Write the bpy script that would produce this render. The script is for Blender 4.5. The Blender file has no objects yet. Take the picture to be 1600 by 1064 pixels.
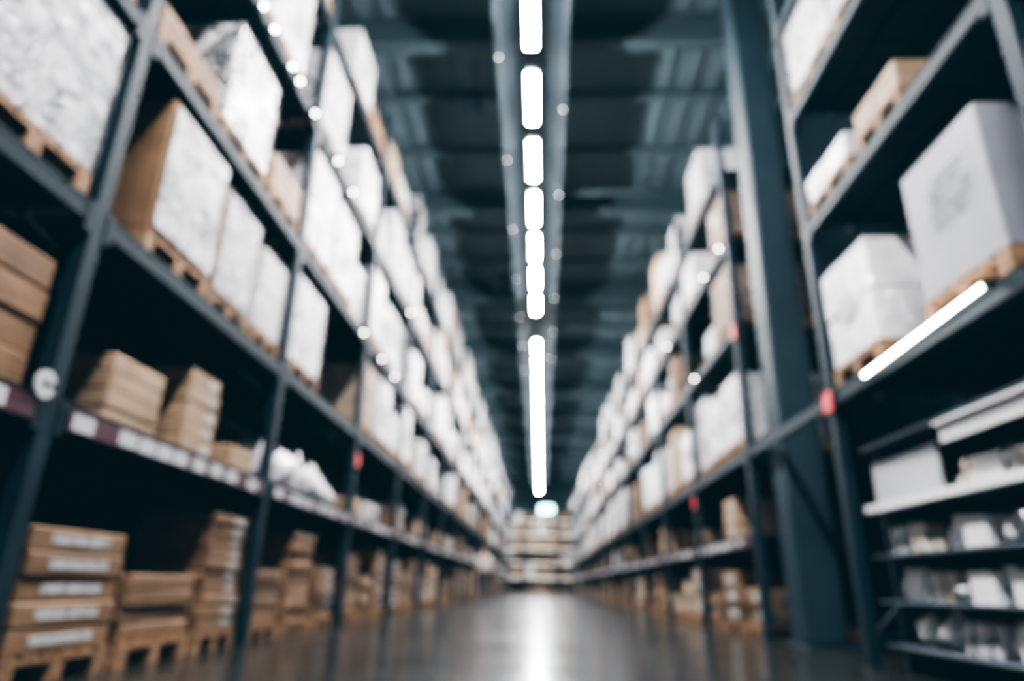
import bpy, bmesh, math, random
from mathutils import Matrix, Vector, noise
random.seed(7)
scene = bpy.context.scene
COL = scene.collection
H = 0.5  # camera height
GY = Vector((45, -383, -1046)).normalized()
GZ = Vector((60, 2864, -1046)).normalized()
GX = GY.cross(GZ).normalized()
GZ = GX.cross(GY).normalized()
scene.view_settings.look = 'AgX - High Contrast'
vs = scene.view_settings
vs.use_curve_mapping = True
vs.curve_mapping.black_level = (-0.0065, -0.0205, -0.0275)
vs.curve_mapping.update()

# ------------------------------------------------------------ materials
def new_mat(name):
    m = bpy.data.materials.new(name); m.use_nodes = True
    nt = m.node_tree
    return m, nt, nt.nodes['Principled BSDF']

def rgba(c): return (c[0], c[1], c[2], 1)

def simple(name, c, rough=0.5, metal=0.0, c2=None, scale=5, bump=0.0, rnd=0.0, stretch=(1, 1, 1), detail=4, lo=0.35, hi=0.65, coat=0.0, crinkle=0.0, spec=0.5):
    m, nt, p = new_mat(name)
    p.inputs['Roughness'].default_value = rough
    p.inputs['Metallic'].default_value = metal
    p.inputs['Base Color'].default_value = rgba(c)
    p.inputs['Specular IOR Level'].default_value = spec
    if coat:
        p.inputs['Coat Weight'].default_value = coat; p.inputs['Coat Roughness'].default_value = 0.09; p.inputs['Coat IOR'].default_value = 2.2
    N, L = nt.nodes, nt.links
    if c2 or bump:
        tc = N.new('ShaderNodeTexCoord'); mp = N.new('ShaderNodeMapping'); ns = N.new('ShaderNodeTexNoise')
        mp.inputs['Scale'].default_value = stretch
        oi = N.new('ShaderNodeObjectInfo')
        va = N.new('ShaderNodeVectorMath'); va.operation = 'ADD'
        mu = N.new('ShaderNodeMath'); mu.operation = 'MULTIPLY'; mu.inputs[1].default_value = 37.0
        L.new(oi.outputs['Random'], mu.inputs[0])
        L.new(tc.outputs['Object'], va.inputs[0]); L.new(mu.outputs[0], va.inputs[1])
        L.new(va.outputs[0], mp.inputs['Vector'])
        ns.inputs['Scale'].default_value = scale; ns.inputs['Detail'].default_value = detail
        L.new(mp.outputs[0], ns.inputs['Vector'])
        last = None
        if c2:
            cr = N.new('ShaderNodeValToRGB')
            cr.color_ramp.elements[0].position = lo; cr.color_ramp.elements[1].position = hi
            cr.color_ramp.elements[0].color = rgba(c); cr.color_ramp.elements[1].color = rgba(c2)
            L.new(ns.outputs['Fac'], cr.inputs[0]); last = cr.outputs[0]
            if rnd:
                hs = N.new('ShaderNodeHueSaturation')
                mr = N.new('ShaderNodeMapRange'); mr.inputs['To Min'].default_value = 1 - rnd; mr.inputs['To Max'].default_value = 1 + rnd * 0.4
                L.new(oi.outputs['Random'], mr.inputs[0]); L.new(mr.outputs[0], hs.inputs['Value'])
                L.new(last, hs.inputs['Color']); last = hs.outputs[0]
            L.new(last, p.inputs['Base Color'])
        if bump:
            b = N.new('ShaderNodeBump'); b.inputs['Strength'].default_value = bump; b.inputs['Distance'].default_value = 0.03
            L.new(ns.outputs['Fac'], b.inputs['Height'])
            out = b
            if crinkle:
                n2 = N.new('ShaderNodeTexNoise'); n2.inputs['Scale'].default_value = 6.5; n2.inputs['Detail'].default_value = 2; n2.inputs['Distortion'].default_value = 1.8
                L.new(va.outputs[0], n2.inputs['Vector'])
                b2 = N.new('ShaderNodeBump'); b2.inputs['Strength'].default_value = crinkle; b2.inputs['Distance'].default_value = 0.15
                L.new(n2.outputs['Fac'], b2.inputs['Height']); L.new(b.outputs[0], b2.inputs['Normal']); out = b2
            if coat: L.new(out.outputs[0], p.inputs['Coat Normal'])
            L.new(b.outputs[0], p.inputs['Normal'])
    return m

def emis(name, c, s):
    m, nt, p = new_mat(name)
    p.inputs['Base Color'].default_value = rgba(c)
    p.inputs['Emission Color'].default_value = rgba(c)
    p.inputs['Emission Strength'].default_value = s
    return m

M = {}
M['steel'] = simple('rack_steel', (0.008, 0.0165, 0.023), 0.5, 0.0, (0.013, 0.025, 0.033), 3, rnd=0.1, spec=.16)
M['beam'] = simple('beam_steel', (0.0065, 0.014, 0.020), 0.5, 0.0, (0.010, 0.020, 0.027), 4, spec=.14)
M['deck'] = simple('deck_steel', (0.004, 0.010, 0.014), 0.6, 0.0, (0.007, 0.015, 0.020), 5, spec=.12)
M['white'] = simple('white_carton', (0.64, 0.64, 0.66), 0.3, 0, (0.96, 0.95, 0.96), 2.6, bump=0.12, rnd=0.25, coat=1.0, stretch=(1, 1.6, .8), crinkle=1.0)
M['print'] = simple('printed_carton', (0.06, 0.07, 0.085), 0.3, 0, (0.64, 0.63, 0.65), 7.5, bump=0.15, rnd=0.2, stretch=(1, 1, 1.7), lo=0.40, hi=0.58, coat=1.0, crinkle=1.0, detail=7)
M['plain'] = simple('grey_white_carton', (0.25, 0.255, 0.28), 0.45, 0, (0.34, 0.345, 0.375), 1.6, spec=.3)
M['brown'] = simple('brown_carton', (0.160, 0.086, 0.042), 0.6, 0, (0.240, 0.140, 0.073), 3, rnd=0.35, spec=.3)
M['tan'] = simple('tan_carton', (0.31, 0.20, 0.115), 0.6, 0, (0.43, 0.30, 0.19), 3, rnd=0.2)
M['dark'] = simple('dark_wrap', (0.02, 0.025, 0.03), 0.2, 0, (0.85, 0.85, 0.87), 5, bump=0.4, lo=0.47, hi=0.57, coat=1, crinkle=.8)
M['label'] = simple('paper_label', (0.44, 0.43, 0.43), 0.5, 0, (0.19, 0.19, 0.21), 16, lo=0.50, hi=0.68)
M['ink'] = simple('faded_ink', (0.13, 0.135, 0.155), 0.5, 0, (0.20, 0.205, 0.225), 14, spec=.2)
M['tape'] = simple('packing_tape', (0.25, 0.16, 0.09), 0.35)
M['wood'] = simple('pallet_wood', (0.18, 0.097, 0.048), 0.7, 0, (0.34, 0.20, 0.11), 4, stretch=(1, 6, 6), rnd=0.2, spec=.2)
M['maroon'] = simple('maroon_strip', (0.07, 0.016, 0.028), 0.4)
M['red'] = simple('red_plastic', (0.75, 0.03, 0.035), 0.4)
M['plastic'] = simple('white_plastic', (0.84, 0.84, 0.85), 0.25)
M['cream'] = simple('cream_plastic', (0.72, 0.66, 0.58), 0.4)
M['paleplastic'] = simple('pale_plastic', (0.50, 0.51, 0.53), 0.4)
M['greyplastic'] = simple('grey_plastic', (0.06, 0.075, 0.088), 0.45, spec=.3)
M['bag'] = simple('white_bag', (0.62, 0.60, 0.60), 0.3, 0, (0.90, 0.89, 0.90), 6, bump=0.5, rnd=0.2, coat=.5)
M['column'] = simple('column_paint', (0.017, 0.030, 0.038), 0.5, 0.0, (0.026, 0.042, 0.051), 1.5, spec=.25)
M['ceil'] = simple('ceiling_sheet', (0.125, 0.165, 0.182), 0.7, 0.0, (0.15, 0.195, 0.212), 0.5, stretch=(1.5, 0.4, 1), spec=.2)
M['cbeam'] = simple('ceiling_steel', (0.078, 0.108, 0.120), 0.6, 0.0, spec=.2)
M['purlin'] = simple('purlin_steel', (0.105, 0.143, 0.158), 0.6, 0.0, spec=.2)
M['pipe'] = simple('pipe_paint', (0.08, 0.11, 0.125), 0.5, 0.0, spec=.2)
M['rail'] = simple('tray_steel', (0.07, 0.09, 0.10), 0.5, 0.0, spec=.3)
M['tray'] = simple('trunking_steel', (0.026, 0.038, 0.045), 0.6, 0.0, spec=.2)
M['fence'] = simple('fence_steel', (0.15, 0.19, 0.21), 0.6, 0.0)
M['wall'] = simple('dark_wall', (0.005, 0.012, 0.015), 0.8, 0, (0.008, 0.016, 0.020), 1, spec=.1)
M['wallfar'] = simple('far_wall_haze', (0.16, 0.21, 0.23), 0.8, 0, (0.20, 0.25, 0.27), 1, spec=.1)  # lighter than the side walls: haze is put into the wall colour
M['tube'] = emis('lamp_diffuser', (1.0, 0.985, 1.0), 420)
M['tube2'] = emis('small_tube_diffuser', (1.0, 0.95, 0.90), 32)
M['spot'] = emis('spot_lens_and_glint', (1.0, 0.96, 0.95), 20)  # tray lamp lenses, and the glowing dots that imitate highlights on beams
M['shelf_fill'] = emis('fill_strip_glow', (1.0, 0.90, 0.78), 9)
M['sign'] = emis('cyan_sign_panel', (0.45, 0.93, 1.0), 9)
M['skin'] = simple('skin', (0.55, 0.34, 0.26), 0.5)
M['hair'] = simple('hair', (0.05, 0.035, 0.03), 0.6)
M['shirt'] = simple('pale_shirt', (0.80, 0.79, 0.78), 0.8)
M['trousers'] = simple('dark_trousers', (0.05, 0.06, 0.09), 0.8)
# floor: polished concrete
m, nt, p = new_mat('polished_concrete'); N, L = nt.nodes, nt.links
tc = N.new('ShaderNodeTexCoord'); ns = N.new('ShaderNodeTexNoise'); ns.inputs['Scale'].default_value = 0.9; ns.inputs['Detail'].default_value = 8
cr = N.new('ShaderNodeValToRGB'); cr.color_ramp.elements[0].position = .3; cr.color_ramp.elements[1].position = .7
cr.color_ramp.elements[0].color = (0.014, 0.0125, 0.0105, 1); cr.color_ramp.elements[1].color = (0.027, 0.0245, 0.020, 1)
L.new(tc.outputs['Object'], ns.inputs['Vector']); L.new(ns.outputs['Fac'], cr.inputs[0]); L.new(cr.outputs[0], p.inputs['Base Color'])
p.inputs['Specular IOR Level'].default_value = 0.42
mr = N.new('ShaderNodeMapRange'); mr.inputs['To Min'].default_value = .13; mr.inputs['To Max'].default_value = .26
L.new(ns.outputs['Fac'], mr.inputs[0]); L.new(mr.outputs[0], p.inputs['Roughness'])
M['floor'] = m
# stretch film
m, nt, p = new_mat('stretch_film'); N, L = nt.nodes, nt.links
p.inputs['Base Color'].default_value = (0.88, 0.88, 0.90, 1); p.inputs['Roughness'].default_value = 0.12
tc = N.new('ShaderNodeTexCoord'); mp = N.new('ShaderNodeMapping'); mp.inputs['Scale'].default_value = (2, 2, 3.5); mp.inputs['Rotation'].default_value = (0.5, 0.2, 0)
ns = N.new('ShaderNodeTexNoise'); ns.inputs['Scale'].default_value = 2.6; ns.inputs['Detail'].default_value = 3; ns.inputs['Distortion'].default_value = 1.5
cr = N.new('ShaderNodeMapRange'); cr.inputs['From Min'].default_value = .48; cr.inputs['From Max'].default_value = .70
cr.inputs['To Min'].default_value = .08; cr.inputs['To Max'].default_value = .45
tr = N.new('ShaderNodeBsdfTransparent'); mx = N.new('ShaderNodeMixShader'); bp = N.new('ShaderNodeBump'); bp.inputs['Strength'].default_value = 1.0; bp.inputs['Distance'].default_value = .15
L.new(tc.outputs['Object'], mp.inputs[0]); L.new(mp.outputs[0], ns.inputs['Vector']); L.new(ns.outputs['Fac'], cr.inputs[0]); L.new(ns.outputs['Fac'], bp.inputs['Height'])
L.new(bp.outputs[0], p.inputs['Normal']); L.new(cr.outputs[0], mx.inputs[0]); L.new(tr.outputs[0], mx.inputs[1]); L.new(p.outputs[0], mx.inputs[2])
L.new(mx.outputs[0], N['Material Output'].inputs['Surface'])
M['film'] = m

# ------------------------------------------------------------ mesh helpers
def boxmesh(name, boxes, mats, bevel=0.0, jitter=None):
    bm = bmesh.new()
    for b in boxes:
        x0, x1, y0, y1, z0, z1 = b[:6]; mi = b[6] if len(b) > 6 else 0
        t = bmesh.new()
        vs = [t.verts.new((x, y, z)) for x in (x0, x1) for y in (y0, y1) for z in (z0, z1)]
        for f in ((0, 1, 3, 2), (4, 6, 7, 5), (0, 4, 5, 1), (2, 3, 7, 6), (0, 2, 6, 4), (1, 5, 7, 3)):
            t.faces.new([vs[i] for i in f])
        bv = b[7] if len(b) > 7 else bevel
        if bv > 0:
            bmesh.ops.bevel(t, geom=t.edges[:], offset=bv, segments=1, affect='EDGES')
        for f in t.faces: f.material_index = mi
        bmesh.ops.recalc_face_normals(t, faces=t.faces[:])
        tmp = bpy.data.meshes.new('t'); t.to_mesh(tmp); t.free(); bm.from_mesh(tmp); bpy.data.meshes.remove(tmp)
    me = bpy.data.meshes.new(name); bm.to_mesh(me); bm.free()
    for k in mats: me.materials.append(M[k])
    return me

def lathe(name, prof, mat, seg=20):
    bm = bmesh.new(); rings = []
    for r, z in prof:
        rings.append([bm.verts.new((r * math.cos(2 * math.pi * i / seg), r * math.sin(2 * math.pi * i / seg), z)) for i in range(seg)])
    for a, b in zip(rings, rings[1:]):
        for i in range(seg):
            bm.faces.new((a[i], a[(i + 1) % seg], b[(i + 1) % seg], b[i]))
    bm.faces.new(rings[0][::-1])
    bmesh.ops.recalc_face_normals(bm, faces=bm.faces[:])
    for f in bm.faces: f.smooth = True
    me = bpy.data.meshes.new(name); bm.to_mesh(me); bm.free(); me.materials.append(M[mat]); return me

def cyl_between(bm, a, b, r, seg=8):
    a, b = Vector(a), Vector(b); d = b - a
    q = d.to_track_quat('Z', 'Y').to_matrix().to_4x4()
    bmesh.ops.create_cone(bm, cap_ends=True, segments=seg, radius1=r, radius2=r, depth=d.length,
                          matrix=Matrix.Translation((a + b) / 2) @ q)

def barmesh(name, segs, mat, r=0.015):
    bm = bmesh.new()
    for a, b in segs: cyl_between(bm, a, b, r)
    me = bpy.data.meshes.new(name); bm.to_mesh(me); bm.free(); me.materials.append(M[mat]); return me

def ob(name, me, loc=(0, 0, 0), rot=0.0, parent=None, label=None, category=None, group=None, kind=None, scale=None):
    o = bpy.data.objects.new(name, me)
    o.location = loc
    if rot: o.rotation_euler = (0, 0, rot)
    if scale: o.scale = scale
    if parent: o.parent = parent
    if label: o['label'] = label
    if category: o['category'] = category
    if group: o['group'] = group
    if kind: o['kind'] = kind
    COL.objects.link(o); return o

PI = math.pi
XL, XR = -2.4, 2.3
DEPTH = 1.1
# ------------------------------------------------------------ structure
ob('floor', boxmesh('floor', [(-4.6, 4.6, -8, 63, -0.1, 0)], ['floor']), kind='structure', label='polished dark grey-brown concrete warehouse floor')
CZ = 9.4
ribs = [(-4.6, 4.6, -8, 63, CZ, CZ + 0.1)]
x = -4.5
while x < 4.5:
    ribs.append((x, x + 0.12, -8, 63, CZ - 0.06, CZ, 0)); x += 0.45
ob('ceiling', boxmesh('ceiling', ribs, ['ceil']), kind='structure', label='dark teal ribbed metal warehouse ceiling')
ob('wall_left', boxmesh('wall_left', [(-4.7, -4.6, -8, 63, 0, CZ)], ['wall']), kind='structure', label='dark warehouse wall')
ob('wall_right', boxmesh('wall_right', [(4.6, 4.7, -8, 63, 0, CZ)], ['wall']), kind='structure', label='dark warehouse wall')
ob('wall_far', boxmesh('wall_far', [(-4.6, 4.6, 62.9, 63, 0, CZ)], ['wallfar']), kind='structure', label='warehouse end wall toned blue-grey for haze')
cb = boxmesh('ceiling_beam', [(-4.6, 4.6, -0.12, 0.12, 8.78, 8.81), (-4.6, 4.6, -0.02, 0.02, 8.81, 9.28), (-4.6, 4.6, -0.12, 0.12, 9.28, 9.31)], ['cbeam'])
for i, y in enumerate([3 + 5.2 * k for k in range(12)]):
    ob('ceiling_beam', cb, (0, y + .45, 0), label='dark steel I-beam spanning under the ceiling', category='ceiling beam', group='ceiling beams', kind='structure')
sb = boxmesh('ceiling_beam', [(-4.6, 4.6, -0.05, 0.05, 9.16, 9.31)], ['purlin'])
for k in range(12):
    for j in (1.73, 3.47):
        ob('ceiling_beam', sb, (0, 3.45 + 5.2 * k + j, 0), label='slim dark steel purlin under the ceiling', category='ceiling beam', group='ceiling purlins', kind='structure')

for y in (12.3, 20.2, 28.5, 37.5, 46):
    mm = boxmesh('cross_conduit', [(0.5, 2.3, -0.05, 0.05, 8.3, 8.4), (0.62, 0.66, -0.02, 0.02, 8.4, CZ), (2.0, 2.04, -0.02, 0.02, 8.4, CZ)], ['rail'], 0.008)
    ob('cable_conduit', mm, (0, y, 0), label='grey metal conduit crossing under the ceiling', category='conduit', group='cross conduits')
for (x, y) in ((-1.25, 9.6), (-1.2, 17)):
    e = ob('ceiling_sensor', None, (x, y, 8.4), label='small dark box fixture hung from the ceiling', category='ceiling fixture', group='small ceiling fixtures')
    ob('housing', boxmesh('housing', [(-.16, .16, -.2, .2, 0, .16, 0, .02)], ['deck']), parent=e)
    ob('suspension_rod', boxmesh('suspension_rod', [(-.01, .01, -.01, .01, .16, CZ - 8.4)], ['pipe']), parent=e)

# lamp trunking: panel with two edge rails
LX = -0.17
e = ob('lamp_trunking', None, (LX, 0, 0), label='long grey metal trunking band above the ceiling lights', category='cable tray')
for sx in (-0.50, 0.50):
    bx = [(sx - 0.035, sx + 0.035, -5, 55.6, 8.0, 8.02), (sx - 0.035, sx - 0.025, -5, 55.6, 8.02, 8.09), (sx + 0.025, sx + 0.035, -5, 55.6, 8.02, 8.09)]
    y = .85
    while y < 55.6:
        bx.append((sx - 0.008, sx + 0.008, y, y + 0.016, 8.02, CZ)); y += 5.2
    ob('tray_rail', boxmesh('tray_rail', bx, ['rail']), parent=e)
bx = []; y = -5
while y < 55: bx.append((-.465, .465, y, y + .985, 8.06, 8.08)); y += 1.0
ob('trunking_panel', boxmesh('trunking_panel', bx, ['tray']), parent=e)
def dome(name, mat, r):
    bm = bmesh.new(); bmesh.ops.create_uvsphere(bm, u_segments=12, v_segments=8, radius=r)
    for v in bm.verts: v.co.z = v.co.z * .7
    for f in bm.faces: f.smooth = True
    me = bpy.data.meshes.new(name); bm.to_mesh(me); bm.free(); me.materials.append(M[mat]); return me
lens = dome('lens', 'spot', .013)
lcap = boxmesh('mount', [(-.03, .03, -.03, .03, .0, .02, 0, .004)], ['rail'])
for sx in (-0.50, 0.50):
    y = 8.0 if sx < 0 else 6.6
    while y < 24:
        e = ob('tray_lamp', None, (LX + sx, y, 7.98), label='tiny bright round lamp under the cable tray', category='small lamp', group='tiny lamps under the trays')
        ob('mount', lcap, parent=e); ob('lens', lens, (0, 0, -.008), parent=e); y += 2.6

# ------------------------------------------------------------ ceiling lamps
house = boxmesh('lamp_housing', [(-0.085, 0.085, -0.62, 0.62, 0.04, 0.11, 0, 0.01)], ['rail'])
diff = boxmesh('lamp_diffuser', [(-0.075, 0.075, -0.56, 0.56, 0.0, 0.04, 0, 0.012)], ['tube'])
rods = boxmesh('suspension_rod', [(-0.006, 0.006, -0.006, 0.006, 0.11, .46)], ['rail'])
ys = [7.8 + 0.725 + 1.63 * k for k in range(-8, 7 - 1)] + [19.4 + 0.725 + 1.63 * k for k in range(22)]
for y in ys:
    e = ob('ceiling_lamp', None, (LX, y, 7.6), label='glowing white linear lamp hung under dark warehouse ceiling', category='ceiling lamp', group='row of linear ceiling lamps')
    ob('lamp_housing', house, parent=e); ob('lamp_diffuser', diff, parent=e)
    ob('suspension_rod', rods, (0, -0.4, 0), parent=e); ob('suspension_rod', rods, (0, 0.4, 0), parent=e)

# ------------------------------------------------------------ rack parts
def post_mesh(h):
    w = 0.05
    return boxmesh('post', [(-0.008, 0, -w, w, 0.01, h), (-0.08, -0.008, -w, -w + 0.012, 0.01, h), (-0.08, -0.008, w - 0.012, w, 0.01, h),
                            (-0.08, -0.07, -w + .012, -w + 0.03, 0.01, h), (-0.08, -0.07, w - .03, w - 0.012, 0.01, h),
                            (-0.12, 0.03, -w - 0.03, w + 0.03, 0, 0.01)], ['steel'])
def brace_mesh(h):
    segs = []; z = 0.2; k = 0
    while z + 0.9 < h:
        a, b = (-0.06, -DEPTH + 0.06) if k % 2 == 0 else (-DEPTH + 0.06, -0.06)
        segs.append(((a, 0, z), (b, 0, z + 0.9))); z += 0.9; k += 1
    segs.append(((-0.06, 0, 0.2), (-DEPTH + .06, 0, .2)))
    return barmesh('brace', segs, 'steel', 0.018)
_bc = {}
def beam_mesh(L):
    k = round(L, 2)
    if k not in _bc:
        h = L / 2 - 0.052
        _bc[k] = boxmesh('beam', [(-0.045, 0, -h, h, -0.045, 0.06, 0, 0.012), (-0.0, 0.006, -h, -h + .06, -0.09, 0.09, 0, 0.002), (0.0, 0.006, h - .06, h, -0.09, 0.09, 0, .002)], ['beam'])
    return _bc[k]
_dc = {}
def deck_mesh(L):
    k = round(L, 2)
    if k not in _dc:
        h = L / 2 - 0.06; bx = []; n = int(2 * h / 0.22); w = 2 * h / n
        for i in range(n):
            bx.append((-DEPTH + 0.005, -0.005, -h + i * w + 0.008, -h + (i + 1) * w - 0.008, 0.06, 0.085))
        for xx in (-0.4, -0.75): bx.append((xx, xx + 0.05, -h, h, 0.02, 0.06))
        _dc[k] = boxmesh('deck', bx, ['deck'])
    return _dc[k]
_pc = {}
tagm = boxmesh('price_label', [(0, 0.004, -0.085, 0.085, -0.042, 0.042)], ['paleplastic'], 0.0)
def strip_mesh(L, withtags):
    k = (round(L, 2), withtags)
    if k not in _pc:
        h = L / 2 - 0.12
        bx = [(0.007, 0.012, -h, h, -0.05, 0.055, 0)]
        if withtags:
            y = -h + .12
            while y < h - .1: bx.append((0.012, 0.016, y - .085, y + .085, -.042, .042, 1)); y += 0.26
        _pc[k] = boxmesh('price_strip', bx, ['maroon', 'paleplastic'])
    return _pc[k]
fences = {}
def fence_mesh(L, h):
    k = (round(L, 2), round(h, 2))
    if k not in fences:
        n = int(L / 0.18)
        segs = [((-DEPTH - 0.03, -L / 2 + .1 + i * (L - .2) / n, 0), (-DEPTH - 0.03, -L / 2 + .1 + i * (L - .2) / n, h)) for i in range(n + 1)]
        segs += [((-DEPTH - .03, -L / 2 + .1, zz), (-DEPTH - .03, L / 2 - .1, zz)) for zz in (0.02, h - .02)]
        fences[k] = barmesh('back_fence', segs, 'fence', 0.020)
    return fences[k]
redm = boxmesh('red_tag', [(0.012, 0.02, -0.08, 0.08, -0.08, 0.08, 0, .004)], ['red'])
def marker_mesh():
    bm = bmesh.new(); n = 12
    for i in range(n):
        a0 = 0.3 + i * 5.7 / n; a1 = 0.3 + (i + 1) * 5.7 / n
        q = []
        for xx in (0.02, 0.03):
            for a, r in ((a0, .022), (a0, .07), (a1, .07), (a1, .022)):
                q.append(bm.verts.new((xx, r * math.cos(a), r * math.sin(a))))
        for f in ((0, 1, 2, 3), (4, 7, 6, 5), (0, 4, 5, 1), (1, 5, 6, 2), (2, 6, 7, 3), (3, 7, 4, 0)): bm.faces.new([q[j] for j in f])
    bmesh.ops.recalc_face_normals(bm, faces=bm.faces[:])
    me = bpy.data.meshes.new('round_marker'); bm.to_mesh(me); bm.free(); me.materials.append(M['paleplastic']); return me

POST = {}; BRACE = {}
def rack(side, y0, y1, levels, h, end=False, full=True, tags=(), strip=True, fence=False, near=False, X=None, rot=None, partial=False, shelf_fill=False):
    X = (XL if side < 0 else XR) if X is None else X
    r = (0 if side < 0 else PI) if rot is None else rot
    L = y1 - y0
    e = ob('pallet_rack', None, (X, y0, 0), r, label='dark teal steel pallet rack bay with metal shelf beams', category='pallet rack', group='pallet rack rows')
    sg = 1 if side < 0 else -1
    if h not in POST: POST[h] = post_mesh(h); BRACE[h] = brace_mesh(h)
    for yy in ([0, L] if end else [0]):
        ob('post', POST[h], (0, sg * yy, 0), parent=e)
        o = ob('post', POST[h], (-DEPTH, sg * yy, 0), PI, parent=e)
        ob('brace', BRACE[h], (0, sg * yy, 0), parent=e)
    for li, z in enumerate(levels):
        if z is None: continue
        ob('beam', beam_mesh(L), (0, sg * L / 2, z), parent=e)
        if partial: continue
        ob('beam', beam_mesh(L), (-DEPTH, sg * L / 2, z), PI, parent=e)
        ob('deck', deck_mesh(L), (0, sg * L / 2, z), parent=e)
        if shelf_fill: ob('fill_strip', SHL, (0, sg * L / 2, z), parent=e, label='thin glowing strip added under the beam to brighten the goods')
        if li == 0 and strip:
            s = ob('price_strip', strip_mesh(L, not near), (0, sg * L / 2, z), parent=e, label='maroon shelf strip with white price labels')
            if near:
                hh = L / 2 - 0.12; y = -hh + .12
                while y < hh - .1:
                    if random.random() < .85: ob('price_label', tagm, (0.012, y, random.uniform(-.006, .006)), parent=s)
                    y += random.choice((0.2, 0.26, 0.4))
        if li == 0 and fence: ob('back_fence', fence_mesh(L, levels[1] - z - .2), (0, sg * L / 2, z + .09), parent=e)
    for (yy, z) in tags:
        ob('red_tag', redm, (0.0, sg * yy, z), parent=e, label='small square red tag')
    return e
SHL = boxmesh('fill_strip', [(0.008, 0.03, -1.2, 1.2, -.045, -.025, 0, .004)], ['shelf_fill'])  # added glowing strip, brightens the goods on the end rack

LL = [1.24, 2.30, 3.60, 5.05, 6.45]
RL = [1.00, 1.92, 3.42, 4.60, 5.65]
HLp, HRp = 7.4, 6.5
LY = [0.35, 3.1] + [5.87 + 2.75 * k for k in range(19)]
for i in range(len(LY) - 1):
    e = rack(-1, LY[i], LY[i + 1], LL, HLp, end=(i == len(LY) - 2), near=i < 6, fence=i in (2, 3, 4), tags=[(0, 1.98)] if i == 3 else [])
    if i == 1: ob('round_marker', marker_mesh(), (0, -.11, 1.36), parent=e, label='round pale open-ring marker')
RY = [-0.05, 2.7, 5.3, 7.6] + [10.35 + 2.75 * k for k in range(17)]
for i in range(len(RY) - 1):
    lv = RL; part = False; st = True
    if i in (0, 1): lv = [None] + RL[1:]; st = False
    if i == 2: lv = [None, RL[1]]; part = True
    tg = {2: [(0, 1.92)], 3: [(0, 3.40)], 4: [(0, 1.70)]}.get(i, [])
    rack(1, RY[i], RY[i + 1], lv, HRp, end=(i == len(RY) - 2), near=3 <= i < 6, tags=tg, strip=st, partial=part)
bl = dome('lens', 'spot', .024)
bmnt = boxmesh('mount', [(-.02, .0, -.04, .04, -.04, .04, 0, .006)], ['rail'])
def beam_glint(side, y, z):  # glowing dots that stand in for ceiling light reflected on the beams
    e = ob('beam_glint', None, ((XL + .03) if side < 0 else (XR - .03), y, z), 0 if side < 0 else PI, label='small glowing dot standing in for a light reflection on the rack beam', category='small lamp', group='glowing highlight dots on rack beams')
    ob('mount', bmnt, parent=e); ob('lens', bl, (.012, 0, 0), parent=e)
for y in (3.55, 3.75, 4.25, 4.5, 4.95, 5.15, 5.62): beam_glint(-1, y, LL[3])
for y, z in ((6.45, LL[3]), (7.1, LL[3]), (8.2, LL[2]), (9.3, LL[2]), (10.2, LL[2]), (11.0, LL[3])): beam_glint(-1, y, z)
for y, z in ((7.75, 4.60), (8.6, 4.60), (9.6, 3.42), (11.5, 4.6)): beam_glint(1, y, z)

# ------------------------------------------------------------ steel column
c = ob('steel_column', None, (2.60, 6.93, 0), label='thick dark teal square steel building column between racks', category='column')
ob('shaft', boxmesh('shaft', [(-0.20, 0.20, -0.20, 0.20, 0.03, CZ - .06, 0, 0.03)], ['column']), parent=c)
ob('base_plate', boxmesh('base_plate', [(-0.21, 0.29, -0.29, 0.29, 0, 0.03, 0, 0.004)] + [(sx, sx + .03, sy, sy + .03, .03, .06) for sx in (.23,) for sy in (-.26, .22)], ['column']), parent=c)

# ------------------------------------------------------------ goods
pal_m = boxmesh('wooden_pallet',
    [(-1.0, 0, y, y + .1, 0.115, 0.14) for y in (-.41, -.265, -.12, .02, .165, .31)] +
    [(xx, xx + .1, -.41, .41, .095, .115) for xx in (-1.0, -.55, -.1)] +
    [(xx, xx + .1, y, y + .1, .02, .095) for xx in (-1.0, -.55, -.1) for y in (-.41, -.05, .31)] +
    [(-1.0, 0, y, y + .1, 0, .02) for y in (-.41, -.05, .31)], ['wood'])

def load_mesh(ny, nz, nx, seed):
    rr = random.Random(seed); bx = []
    for a in range(nx):
        for b in range(ny):
            for cc in range(nz):
                j = lambda: rr.uniform(0, .012)
                w = .82 / ny; d = 1.0 / nx; hh = 1.0 / nz
                bx.append((-1 + a * d + j(), -1 + (a + 1) * d - j(), -.41 + b * w + j(), -.41 + (b + 1) * w - j(), cc * hh + (0 if cc == 0 else .004), (cc + 1) * hh - .003, 0, .012))
    return bx
def ragged(seed):
    rr = random.Random(seed); bx = []
    for a in range(2):
        for b in range(2):
            n = rr.choice((2, 3, 3)) if (a, b) != (1, 0) else 3
            for cc in range(n):
                j = lambda: rr.uniform(0, .03)
                bx.append((-1 + a * .5 + j(), -1 + (a + 1) * .5 - j(), -.41 + b * .41 + j(), -.41 + (b + 1) * .41 - j(), cc / 3 + (0 if cc == 0 else .004), (cc + 1) / 3 - .003, 0, .02))
    return bx
VAR = [load_mesh(2, 3, 2, 1), load_mesh(1, 2, 1, 2), load_mesh(2, 2, 2, 3), load_mesh(1, 4, 1, 4), ragged(9), load_mesh(1, 1, 1, 6), ragged(12)]
CARGO = {}
for st in ('white', 'print', 'brown', 'tan', 'dark', 'plain'):
    for v, bx in enumerate(VAR): CARGO[(st, v)] = boxmesh('cargo', bx, [st])
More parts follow.
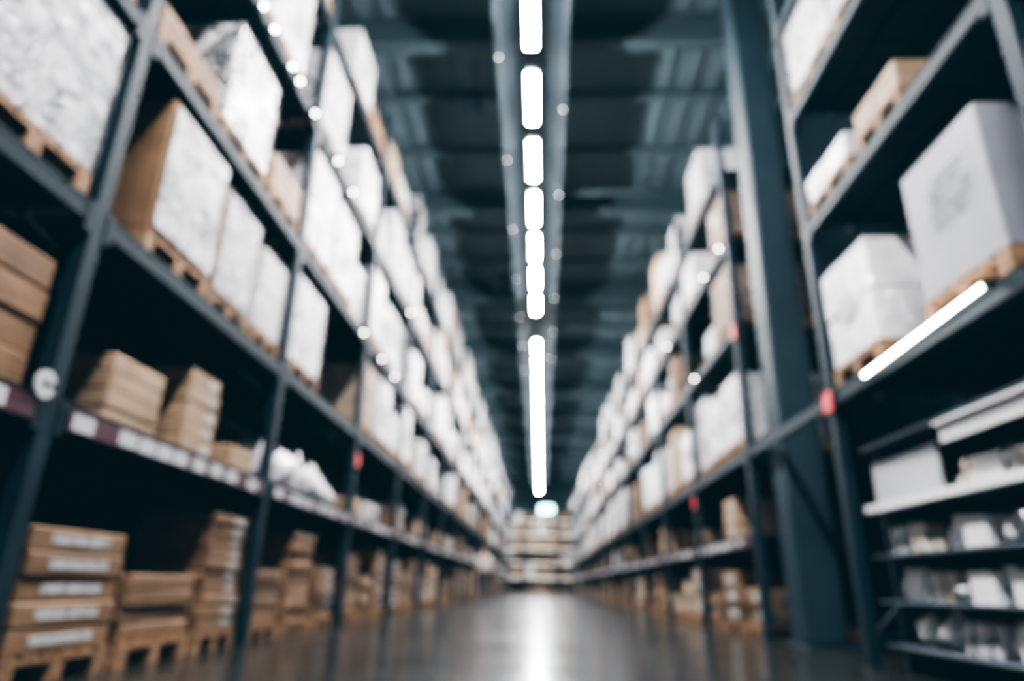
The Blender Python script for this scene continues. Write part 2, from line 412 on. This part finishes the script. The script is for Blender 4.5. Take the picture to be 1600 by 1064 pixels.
def film_mesh(seed):
    bm = bmesh.new()
    n = 12
    per = []
    for i in range(n): per.append((0, -.41 + .82 * i / n, 1, 0))
    for i in range(n): per.append((-1.0 * i / n, .41, 0, 1))
    for i in range(n): per.append((-1, .41 - .82 * i / n, -1, 0))
    for i in range(n): per.append((-1 + 1.0 * i / n, -.41, 0, -1))
    rows = []
    for k in range(11):
        z = .01 + k * .98 / 10; row = []
        for (x, y, nx_, ny_) in per:
            o = .012 + .008 * abs(noise.noise(Vector((x * 3 + seed * 9, y * 3, z * 5))))
            row.append(bm.verts.new((x + (o if nx_ > 0 else -o if nx_ < 0 else 0) + (o * .5 if x == 0 and ny_ else 0), y + (o if ny_ > 0 else -o if ny_ < 0 else 0) * .6, z)))
        rows.append(row)
    for a, b in zip(rows, rows[1:]):
        for i in range(len(per)):
            f = bm.faces.new((a[i], a[(i + 1) % len(per)], b[(i + 1) % len(per)], b[i])); f.smooth = True
    me = bpy.data.meshes.new('stretch_film'); bm.to_mesh(me); bm.free(); me.materials.append(M['film']); return me
FILM = [film_mesh(s) for s in range(4)]
lab_m = boxmesh('paper_label', [(0.012, 0.016, -.1, .1, .3, .46)], ['label'])
panel_m = boxmesh('printed_panel', [(0.003, 0.008, -.37, .39, .04, .96)], ['print'])
rr = random.Random(3); bars = []
for row in range(5):
    y = -.16 + rr.uniform(0, .04)
    while y < .2:
        L_ = rr.uniform(.02, .07); z = .42 + row * .08 + rr.uniform(-.008, .008)
        bars.append((0.0, 0.0015, y, y + L_, z, z + rr.uniform(.012, .035))); y += L_ + rr.uniform(.012, .03)
panel2_m = boxmesh('faded_print', bars, ['ink'])

LAB = {'white': 'white cartons stretch-wrapped in clear film on a pallet', 'print': 'grey printed cartons wrapped in glossy clear film', 'plain': 'grey-white carton standing on a pallet',
       'brown': 'brown cardboard cartons wrapped as one pallet load', 'tan': 'pale tan cartons wrapped as one pallet load', 'dark': 'black and white goods wrapped in glossy film'}
NAMES = {'white': 'wrapped_pallet_load', 'print': 'printed_pallet_load', 'brown': 'cardboard_pallet_load', 'tan': 'tan_pallet_load', 'dark': 'dark_pallet_load', 'plain': 'large_carton_load'}
pallets = []
def side_xf(side, y, z, off=0.0):
    if side < 0: return (XL - off, y, z), 0.0
    return (XR + off, y, z), PI
def load(side, y, w, h, st, zb, v=None, pallet=True, film=False, panel=False, label=None, off=0.02):
    z = zb
    loc, r = side_xf(side, y, z, off)
    if pallet:
        pallets.append((y, loc, r, w / .82)); z += .14
    v = random.randrange(len(VAR)) if v is None else v
    e = ob(NAMES[st], None, (loc[0], loc[1], z), r, label=label or LAB[st], category='pallet load', group='pallet loads on the rack shelves')
    ob('cargo', CARGO[(st, v)], parent=e, scale=(.97, w / .82, h))
    if film and v not in (4, 6): ob('stretch_film', random.choice(FILM), parent=e, scale=(.97, w / .82, h), label='clear glossy stretch film')
    if panel == 2: ob('faded_print', panel2_m, parent=e, scale=(1, w / .82, h), label='faded dark printing on the carton')
    elif panel: ob('printed_panel', panel_m, parent=e, scale=(1, w / .82, h), label='white and grey printed side panel')
    elif 3 < y < 16 and h > .5 and random.random() < .35: ob('paper_label', lab_m, (0, random.uniform(-.15, .15), 0), parent=e)
    return e

TOP = 0.086
def Lz(l): return LL[l] + TOP
for y in (0.85, 1.72, 2.58): load(-1, y, .80, .95, 'print', Lz(1), v=5, film=True)
load(-1, 3.93, .80, .97, 'brown', Lz(1), v=5, panel=1, film=False, label='brown cardboard case with white printed side on a pallet')
load(-1, 4.77, .64, .88, 'brown', Lz(1), v=5, panel=1, film=True, off=.06, label='brown cardboard case with white printed side on a pallet')
load(-1, 5.45, .54, .74, 'white', Lz(1), v=1, film=True, off=.03)
load(-1, 3.62, .82, .16, 'brown', Lz(2), v=1)
load(-1, 4.52, .80, .92, 'dark', Lz(2), v=1, film=True)
load(-1, 5.40, .70, .34, 'tan', Lz(2), v=0)
load(-1, 0.9, .8, .9, 'white', Lz(2)); load(-1, 1.8, .8, .9, 'brown', Lz(2)); load(-1, 2.6, .7, 1.0, 'print', Lz(2))
load(-1, 4.95, .84, 1.05, 'white', Lz(3), v=1, film=True)
load(-1, 6.45, .82, .88, 'white', Lz(1), v=5, film=True)
for y in (6.45, 7.35): load(-1, y, .78, random.uniform(1.0, 1.10), 'white', Lz(2), v=1, film=True)
load(-1, 8.2, .7, .7, 'white', Lz(2), film=True, off=.09)
for y in (6.4, 8.1): load(-1, y, .82, random.uniform(.9, 1.05), 'white', Lz(3), film=True)
for y in (3.7, 5.4, 7.3): load(-1, y, .8, random.uniform(.8, 1.0), 'white', Lz(4))
load(-1, 8.2, .7, .3, 'brown', Lz(4))
def Rz(l): return RL[l] + TOP
load(1, 3.46, .78, .88, 'plain', Rz(1), v=5, panel=2, label='large grey-white carton with faded print on a pallet')
load(1, 4.80, .76, .80, 'white', Rz(1), v=2)
load(1, 2.22, .8, .86, 'print', Rz(1), v=1, film=True)
load(1, 4.80, .76, .22, 'white', Rz(2), v=2); load(1, 3.95, .6, .2, 'tan', Rz(2), v=0)
load(1, 4.78, .8, .70, 'white', Rz(3), film=True, v=1); load(1, 3.9, .8, .66, 'print', Rz(3)); load(1, 3.05, .5, .68, 'brown', Rz(3))
load(1, 2.2, .8, .82, 'white', Rz(2)); load(1, 2.2, .8, .68, 'white', Rz(3))
def pick(side):
    r = random.random()
    a = .74 if side < 0 else .66
    return 'white' if r < a else 'print' if r < a + .10 else 'tan' if r < a + .18 else 'brown'
for side, Y, gaps, Z, i0 in ((-1, LY, [1.06, 1.2, 1.14, 1.22], LL, 3), (1, RY, [1.2, .9, .78, 1.1], RL, 3)):
    for i in range(i0, len(Y) - 1):
        for l in (1, 2, 3, 4):
            gap = gaps[l - 1]
            n = 3 if Y[i] < 36 else 2
            pmiss = (.14 if side < 0 else .22) if l < 4 else .16
            for k in range(n):
                if random.random() < pmiss: continue
                pw = (2.75 - .14) / n; y = Y[i] + .07 + pw * (k + .5)
                st = pick(side)
                wmax = min(pw - .04, .84) if n == 3 else 1.15
                w = wmax * random.uniform(.7, 1)
                hf = random.choice((random.uniform(.85, .97), random.uniform(.6, .97), random.uniform(.3, .8)))
                load(side, y + random.uniform(-.5, .5) * (wmax - w), w, hf * gap - .06, st, Z[l] + TOP, film=Y[i] < 10, pallet=Y[i] < 33, off=random.choice((.01, .02, .05, .09)))

# ---- cartons
_cc = {}
def carton_mesh(d, w, h, st, lab):
    k = (round(d, 2), round(w, 2), round(h, 3), st, lab)
    if k not in _cc:
        bx = [(-d, 0, -w / 2 + .003, w / 2 - .003, 0, h - .003, 0, .01),
              (-d * .5 - .025, -d * .5 + .025, -w / 2 + .01, w / 2 - .01, h - .0035, h - .0015, 1, 0),
              (0, .0015, -w / 2 + .008, w / 2 - .008, h * .5 - .003, h * .5 + .003, 1, 0)]
        if lab == 1: bx.append((0.0, 0.004, -w * .3, w * .3, h * .30, h * .70, 2, 0))
        if lab == 2: bx.append((0.0, 0.004, w * .08, w * .38, h * .3, h * .75, 2, 0))
        _cc[k] = boxmesh('carton', bx, [st, 'tape', 'label'])
    return _cc[k]
cartons = []
def stack(side, yc, w, n, h, zb, st='brown', lab=1, d=.8, off=.05, pal=False, jit=.04):
    z = zb
    if pal:
        loc, r = side_xf(side, yc, z, off); pallets.append((yc, loc, r, w / .82)); z += .14
    for k in range(n):
        loc, r = side_xf(side, yc + random.uniform(-jit, jit) * .6, z, off + random.uniform(0, jit))
        cartons.append((loc[1], carton_mesh(d, w, h, st, lab), loc, r + random.uniform(-.4, .4) * jit, st)); z += h + .0005
F = 0.0
stack(-1, 3.66, .80, 5, .118, F, lab=1, pal=True, jit=.02)
stack(-1, 4.58, .80, 4, .095, F, lab=0, pal=True, jit=.03)
stack(-1, 5.42, .60, 10, .083, F, st='brown', lab=2, pal=True, d=.60, jit=.03)
stack(-1, 2.45, .8, 4, .12, F, lab=1, pal=True)
stack(-1, 6.35, .62, 4, .11, F, lab=0, pal=True)
stack(-1, 7.20, .62, 9, .09, F, st='brown', lab=0, pal=True)
stack(-1, 8.05, .60, 5, .10, F, lab=2, pal=True)
stack(-1, 2.48, .95, 4, .165, Lz(0), lab=0, jit=.02)
stack(-1, 1.45, .95, 4, .165, Lz(0), lab=0, jit=.02)
stack(-1, 3.98, .56, 4, .11, Lz(0), st='tan', lab=0, off=.14, d=.5, jit=.012)
stack(-1, 4.78, .46, 5, .125, Lz(0), st='tan', lab=2, off=.12, d=.48, jit=.012)
stack(-1, 5.38, .42, 2, .09, Lz(0), st='tan', lab=0, off=.03, d=.4, jit=.01)
for side, Y, Zs in ((-1, LY, Lz(0)), (1, RY, Rz(0))):
    for i in range(3, len(Y) - 1):
        far = Y[i] > 26
        for k in range(3):
            y = Y[i] + .07 + .87 * (k + .5)
            if random.random() > .12:
                hh = random.uniform(.35, .9) if side < 0 else random.uniform(.2, .65)
                n = (2 if side < 0 else 1) if far else random.randint(4, 7) if side < 0 else random.randint(2, 4)
                stack(side, y, random.choice((.5, .6, .7, .8)), n, round(hh / n, 2), F, st=random.choice(('brown', 'brown', 'brown', 'tan')), lab=random.choice((0, 0, 1, 2)), pal=not far)
            if random.random() < (.6 if side < 0 else .65):
                n = 1 if far else random.randint(1, 3) if side < 0 else random.randint(2, 4)
                stack(side, y, random.choice((.4, .5, .6, .7)), n, round(random.uniform(.2, .55) / n, 2), Zs, st=random.choice(('brown', 'tan', 'white')), lab=random.choice((0, 2)), d=.55, off=random.choice((.03, .1, .2)))

def emit_limited(items, name, label, category, group, maxn=295):
    items.sort(key=lambda t: t[0])
    for it in items[:maxn]:
        _, me, loc, r, sc, lab = it
        ob(name, me, loc, r, label=lab or label, category=category, group=group, scale=sc)
    rest = items[maxn:]
    if rest:
        print('STUFF', name, len(rest))
        bm = bmesh.new(); mats = []
        for it in rest:
            _, me, loc, r, sc, lab = it
            t = me.copy()
            t.transform(Matrix.Translation(loc) @ Matrix.Rotation(r, 4, 'Z') @ Matrix.Diagonal((*(sc or (1, 1, 1)), 1)))
            idx = []
            for mm in me.materials:
                if mm not in mats: mats.append(mm)
                idx.append(mats.index(mm))
            for p_ in t.polygons: p_.material_index = idx[p_.material_index]
            bm.from_mesh(t); bpy.data.meshes.remove(t)
        me = bpy.data.meshes.new(name); bm.to_mesh(me); bm.free()
        for mm in mats: me.materials.append(mm)
        ob(name, me, label=label, category=category, group=group, kind='stuff')

clab = {'brown': 'brown cardboard carton in a stack', 'tan': 'pale tan cardboard carton in a stack', 'white': 'white cardboard carton on the shelf'}
emit_limited([(y, me, loc, r, None, clab[st]) for y, me, loc, r, st in cartons], 'carton', 'cardboard cartons stacked along the rack bays', 'cardboard box', 'cartons stacked on floor and lower shelf')

# ---- end rack, facing the camera
EZ = [1.1, 2.2, 3.3, 4.4, 5.5]
for k in range(3):
    x0 = -4.125 + 2.75 * k
    rack(-1, 56.6, 56.6 + 2.75, EZ, 6.8, end=(k == 2), strip=False, X=x0, rot=-PI / 2, shelf_fill=True)
    for l in range(-1, 5):
        for j in range(3):
            if random.random() < .07: continue
            xx = x0 + .07 + .87 * (j + .5)
            zb = EZ[l] + TOP if l >= 0 else 0
            hh = random.uniform(.4, .75)
            st = random.choice(('tan', 'tan', 'white', 'brown', 'brown'))
            e = ob(NAMES[st], None, (xx, 56.62, zb), -PI / 2, label=LAB[st].replace(' on a pallet', ' on the rack'), category='pallet load', group='pallet loads on the end rack')
            ob('cargo', CARGO[(st, random.randrange(5))], parent=e, scale=(.97, random.uniform(.6, .95), hh))

emit_limited([(y, pal_m, loc, r, (1, s, 1), None) for y, loc, r, s in pallets], 'wooden_pallet', 'rough wooden pallet under stacked goods', 'pallet', 'wooden pallets')

# ---- bags (lumpy white bundles)
def bag_mesh(seed):
    bm = bmesh.new(); bmesh.ops.create_icosphere(bm, subdivisions=3, radius=1)
    for v in bm.verts:
        n = noise.noise(v.co * 1.7 + Vector((seed * 5, 0, 0))) * .45 + noise.noise(v.co * 4 + Vector((0, seed * 7, 0))) * .2
        v.co *= (1 + n)
        v.co = Vector((v.co.x * .17, v.co.y * .16, v.co.z * .15))
    mz = min(v.co.z for v in bm.verts)
    for v in bm.verts:
        v.co.z -= mz
        if v.co.z < .04: v.co.z = 0
        if v.co.z > .24: v.co.x *= .5; v.co.y *= .5; v.co.z += .05
    for f in bm.faces: f.smooth = True
    me = bpy.data.meshes.new('plastic_bag'); bm.to_mesh(me); bm.free(); me.materials.append(M['bag']); return me
BAGS = [bag_mesh(s) for s in range(5)]
def bag(x, y, z, s):
    ob('plastic_bag', random.choice(BAGS), (x, y, z), random.uniform(0, 6), scale=(s * .8, s * .8, s * 1.15), label='lumpy white plastic-wrapped bundle on the shelf', category='plastic bag', group='white bundles on the label shelf')
for y, s in ((6.18, .95), (6.62, 1.15), (7.08, 1.2), (7.55, 1.0), (7.98, .75), (8.32, .6)):
    bag(XL - .24, y, Lz(0), s)
for y, s in ((6.4, 1.1), (7.0, 1.25), (7.6, 1.05)):
    bag(XL - .76, y, Lz(0), s)

# ------------------------------------------------------------ display shelf unit on the right
U = ob('display_shelf', None, (0, 0, 0), label='low grey display shelving with white goods under a tube lamp', category='shelf unit')
X0, X1, Y0, Y1 = 2.42, 3.25, 2.80, 5.18
SH = [0.17, 0.45, 0.75, 1.07]
for z in SH:
    ob('shelf', boxmesh('shelf', [(X0, X1, Y0, Y1, z - .02, z, 0, .005)], ['greyplastic']), parent=U)
    ob('price_rail', boxmesh('price_rail', [(X0 - .03, X0, Y0, Y1, z - (.03 if z == SH[3] else .02), z + (.025 if z == SH[3] else 0), 0, .004)], ['plastic' if z == SH[3] else 'greyplastic']), parent=U, label='white plastic price rail' if z == SH[3] else 'grey metal price rail')
ob('back_panel', boxmesh('back_panel', [(X1, X1 + .02, Y0, Y1, 0, 1.5)], ['paleplastic']), parent=U, label='pale back panel')
ob('side_panel', boxmesh('side_panel', [(X0 + .1, X1, Y1, Y1 + .02, 0, 1.5)], ['greyplastic']), parent=U, label='dark grey side panel')
ob('display_board', boxmesh('display_board', [(X0 + .06, X0 + .08, 4.3, Y1 - .02, SH[3], 1.40, 0, .004)], ['paleplastic']), parent=U, label='plain pale display board')
n = 34
ob('slatted_valance', boxmesh('slatted_valance', [(X0 - .03, X0 - .015, Y0 + i * .038, Y0 + i * .038 + .018, 1.35, 1.46) for i in range(n)] + [(X0 - .015, X0, Y0, Y0 + 1.3, 1.36, 1.37), (X0 - .05, X0 - .015, Y0, Y0 + 1.3, 1.46, 1.475), (X0 - .015, X0, Y0, Y0 + 1.3, 1.44, 1.475)], ['plastic']), parent=U, label='white slatted valance board')
ob('top_board', boxmesh('top_board', [(X0, X1, Y0, Y1, 1.5, 1.52)], ['greyplastic']), parent=U, label='grey top board')
bowl = lathe('bowl', [(.04, 0), (.06, .012), (.10, .05), (.12, .09), (.114, .09), (.095, .052), (.05, .02), (.001, .016)], 'plastic')
vase = lathe('vase', [(.05, 0), (.07, .03), (.075, .09), (.05, .15), (.035, .18), (.045, .21), (.038, .208), (.03, .18), (.001, .03)], 'plastic')
jar = lathe('jar', [(.05, 0), (.055, .01), (.055, .12), (.04, .135), (.04, .15), (.044, .15), (.044, .17), (.001, .172)], 'cream')
def bin_mesh():
    w, d, h, t = .11, .10, .17, .008
    return boxmesh('storage_bin', [(-d, d, -w, w, 0, t), (-d, -d + t, -w, w, t, h), (d - t, d, -w, w, t, h), (-d + t, d - t, -w, -w + t, t, h), (-d + t, d - t, w - t, w, t, h), (-d - .008, -d, -w, w, h - .015, h), (d, d + .008, -w, w, h - .015, h)], ['plastic'])
binm = bin_mesh()
packm = boxmesh('small_pack', [(-.08, .08, -.08, .08, 0, .09, 0, .012), (-.0805, .0805, -.02, .02, .0, .0915, 1, 0)], ['white', 'greyplastic'])
creamm = boxmesh('small_pack', [(-.08, .08, -.08, .08, 0, .09, 0, .012), (-.0805, .0805, -.02, .02, .0, .0915, 1, 0)], ['cream', 'tape'])
tallm = boxmesh('small_pack', [(-.05, .05, -.045, .045, 0, .2, 0, .008), (-.0505, .0505, -.0455, .0455, .06, .10, 1, 0)], ['white', 'greyplastic'])
KIND = [('bowl', bowl, .123, 'white round bowl on the display shelf', 'bowl', .0), ('vase', vase, .078, 'white curved vase on the display shelf', 'vase', 0),
        ('jar', jar, .058, 'cream lidded jar on the display shelf', 'jar', 0), ('storage_bin', binm, .112, 'white open plastic bin on the display shelf', 'storage box', 0),
        ('storage_bin', binm, .112, 'white open plastic bin on the display shelf', 'storage box', 0),
        ('small_pack', tallm, .048, 'tall narrow white pack on shelf', 'packet', 0), ('small_pack', tallm, .048, 'tall narrow white pack on shelf', 'packet', 0), ('small_pack', creamm, .082, 'small cream pack with brown band on shelf', 'packet', .0925),
        ('small_pack', packm, .082, 'small white pack with grey band on shelf', 'packet', .0925), ('small_pack', packm, .082, 'small white pack with grey band on shelf', 'packet', .0925)]
for si, z in enumerate(SH):
    for xi, xx in enumerate((X0 + .14, X0 + .38, X0 + .66)):
        y = Y0 + .03
        ymax = 4.26 if (si == 3 and xi == 0) else Y1 - .02
        while y < ymax - .09:
            if random.random() < .16:
                if y + .30 > ymax: break
                s = random.uniform(.5, .7)
                ob('plastic_bag', random.choice(BAGS), (xx, y + .15, z), random.uniform(0, 6), scale=(s, s, s * (1.3 if si == 3 else 1.0)), label='lumpy white plastic-wrapped bundle on the display shelf', category='plastic bag', group='goods on the display shelf')
                y += .28; continue
            nm, me, hw, lb, ct, ih = random.choice(KIND)
            if y + 2 * hw > ymax: break
            rr = 0 if nm in ('storage_bin', 'small_pack') else random.uniform(0, 3)
            ob(nm, me, (xx + random.uniform(-.02, .02), y + hw, z), rr, label=lb, category=ct, group='goods on the display shelf')
            if ih and random.random() < .75:
                ob(nm, me, (xx + random.uniform(-.02, .02), y + hw, z + ih), 0, label=lb, category=ct, group='goods on the display shelf')
            y += 2 * hw + random.choice((.004, .008, .02))
# tube lamp
t = ob('tube_lamp', None, (2.235, 3.86, 1.945), label='thin glowing white tube lamp fixed on the rack beam', category='tube lamp')
t.rotation_euler = (-0.042, 0, 0)
bm = bmesh.new(); cyl_between(bm, (0, -.68, 0), (0, .68, 0), .012, 16)
me = bpy.data.meshes.new('tube'); bm.to_mesh(me); bm.free(); me.materials.append(M['tube2'])
ob('tube', me, parent=t)
ob('end_cap', boxmesh('end_cap', [(-.015, .05, -.70, -.68, -.018, .018, 0, .004)], ['deck']), parent=t)
ob('end_cap', boxmesh('end_cap', [(-.015, .05, .68, .70, -.018, .018, 0, .004)], ['deck']), parent=t)
ob('bracket', boxmesh('bracket', [(.035, .05, -.68, .68, -.015, .015, 0, .003)], ['deck']), parent=t)

# ------------------------------------------------------------ far hanging sign
SZ = 6.35
s = ob('hanging_sign', None, (.42, 56.1, SZ), label='small glowing pale cyan sign hanging over the aisle end', category='sign')
ob('panel', boxmesh('panel', [(-.56, .56, -.03, .03, -.28, .28, 0, .01)], ['sign']), parent=s)
ob('frame', boxmesh('frame', [(-.6, .6, -.04, .04, .28, .32), (-.6, .6, -.04, .04, -.32, -.28), (-.6, -.56, -.04, .04, -.28, .28), (.56, .6, -.04, .04, -.28, .28)], ['rail']), parent=s)
for sx in (-.4, .4): ob('hanger_rod', boxmesh('hanger_rod', [(sx - .01, sx + .01, -.01, .01, .32, CZ - SZ - .06)], ['rail']), parent=s)

# ------------------------------------------------------------ person far down the aisle
def skin_obj(name, verts, edges, radii, mat, parent=None, root=0, **k):
    me = bpy.data.meshes.new(name); me.from_pydata(verts, edges, []); me.materials.append(M[mat])
    o = ob(name, me, parent=parent, **k)
    md = o.modifiers.new('Skin', 'SKIN'); md.use_smooth_shade = True
    if not me.skin_vertices:
        return o
    for i, r in enumerate(radii): me.skin_vertices[0].data[i].radius = r if isinstance(r, tuple) else (r, r)
    me.skin_vertices[0].data[root].use_root = True
    sd = o.modifiers.new('Sub', 'SUBSURF'); sd.levels = 1; sd.render_levels = 1
    return o
V = [(0, 0, .95), (0, 0, 1.15), (0, 0, 1.38), (0, 0, 1.50), (0, -.01, 1.60), (0, -.01, 1.68),
     (-.10, 0, .88), (-.11, -.10, .48), (-.11, -.02, .07), (-.11, -.16, .035),
     (.10, 0, .88), (.11, .06, .50), (.11, .16, .09), (.11, .05, .035),
     (-.18, 0, 1.39), (-.23, .05, 1.12), (-.22, -.06, .88), (-.22, -.10, .78),
     (.18, 0, 1.39), (.23, -.03, 1.12), (.22, -.16, .92), (.22, -.22, .84)]
E = [(0, 1), (1, 2), (2, 3), (3, 4), (4, 5), (0, 6), (6, 7), (7, 8), (8, 9), (0, 10), (10, 11), (11, 12), (12, 13), (2, 14), (14, 15), (15, 16), (16, 17), (2, 18), (18, 19), (19, 20), (20, 21)]
R = [(.14, .10), (.13, .09), (.15, .10), .05, .085, .07, .08, .055, .035, .03, .08, .055, .035, .03, .05, .042, .03, .03, .05, .042, .03, .03]
P = ob('person', None, (-1.95, 24.0, 0), label='person in pale top and dark trousers walking along aisle', category='person')
skin_obj('body', V, E, R, 'skin', P)
si_ = [0, 1, 2, 14, 15, 18, 19]
def sub(ix):
    mp_ = {a: b for b, a in enumerate(ix)}
    return [V[i] for i in ix], [(mp_[a], mp_[b]) for a, b in E if a in mp_ and b in mp_]
v_, e_ = sub(si_); skin_obj('shirt', v_, e_, [(.165, .12), (.15, .11), (.17, .12), .065, .055, .065, .055], 'shirt', P)
ti = [0, 6, 7, 8, 10, 11, 12]
v_, e_ = sub(ti); skin_obj('trousers', v_, e_, [(.155, .115), .095, .07, .05, .095, .07, .05], 'trousers', P)
bm = bmesh.new(); bmesh.ops.create_uvsphere(bm, u_segments=14, v_segments=10, radius=.1)
for v in bm.verts: v.co = Vector((v.co.x, v.co.y * 1.1 + .015, v.co.z + 1.665))
bmesh.ops.delete(bm, geom=[v for v in bm.verts if v.co.z < 1.62 and v.co.y < .03], context='VERTS')
me = bpy.data.meshes.new('hair'); bm.to_mesh(me); bm.free(); me.materials.append(M['hair']); ob('hair', me, parent=P)

# ------------------------------------------------------------ world
w = bpy.data.worlds.new('World'); scene.world = w; w.use_nodes = True
w.node_tree.nodes['Background'].inputs[0].default_value = (0.10, 0.28, 0.36, 1)
w.node_tree.nodes['Background'].inputs[1].default_value = 0.3

# ------------------------------------------------------------ camera
cd = bpy.data.cameras.new('Camera'); cam = bpy.data.objects.new('Camera', cd); COL.objects.link(cam)
cd.sensor_width = 36; cd.lens = 1046 / 1600 * 36; cd.clip_end = 200
rot = Matrix((GX, GY, GZ)).to_4x4()
cam.matrix_world = Matrix.Translation((0, 0, H)) @ rot
cd.dof.use_dof = True; cd.dof.focus_distance = 0.75; cd.dof.aperture_fstop = 1.65; cd.dof.aperture_blades = 0
scene.camera = cam
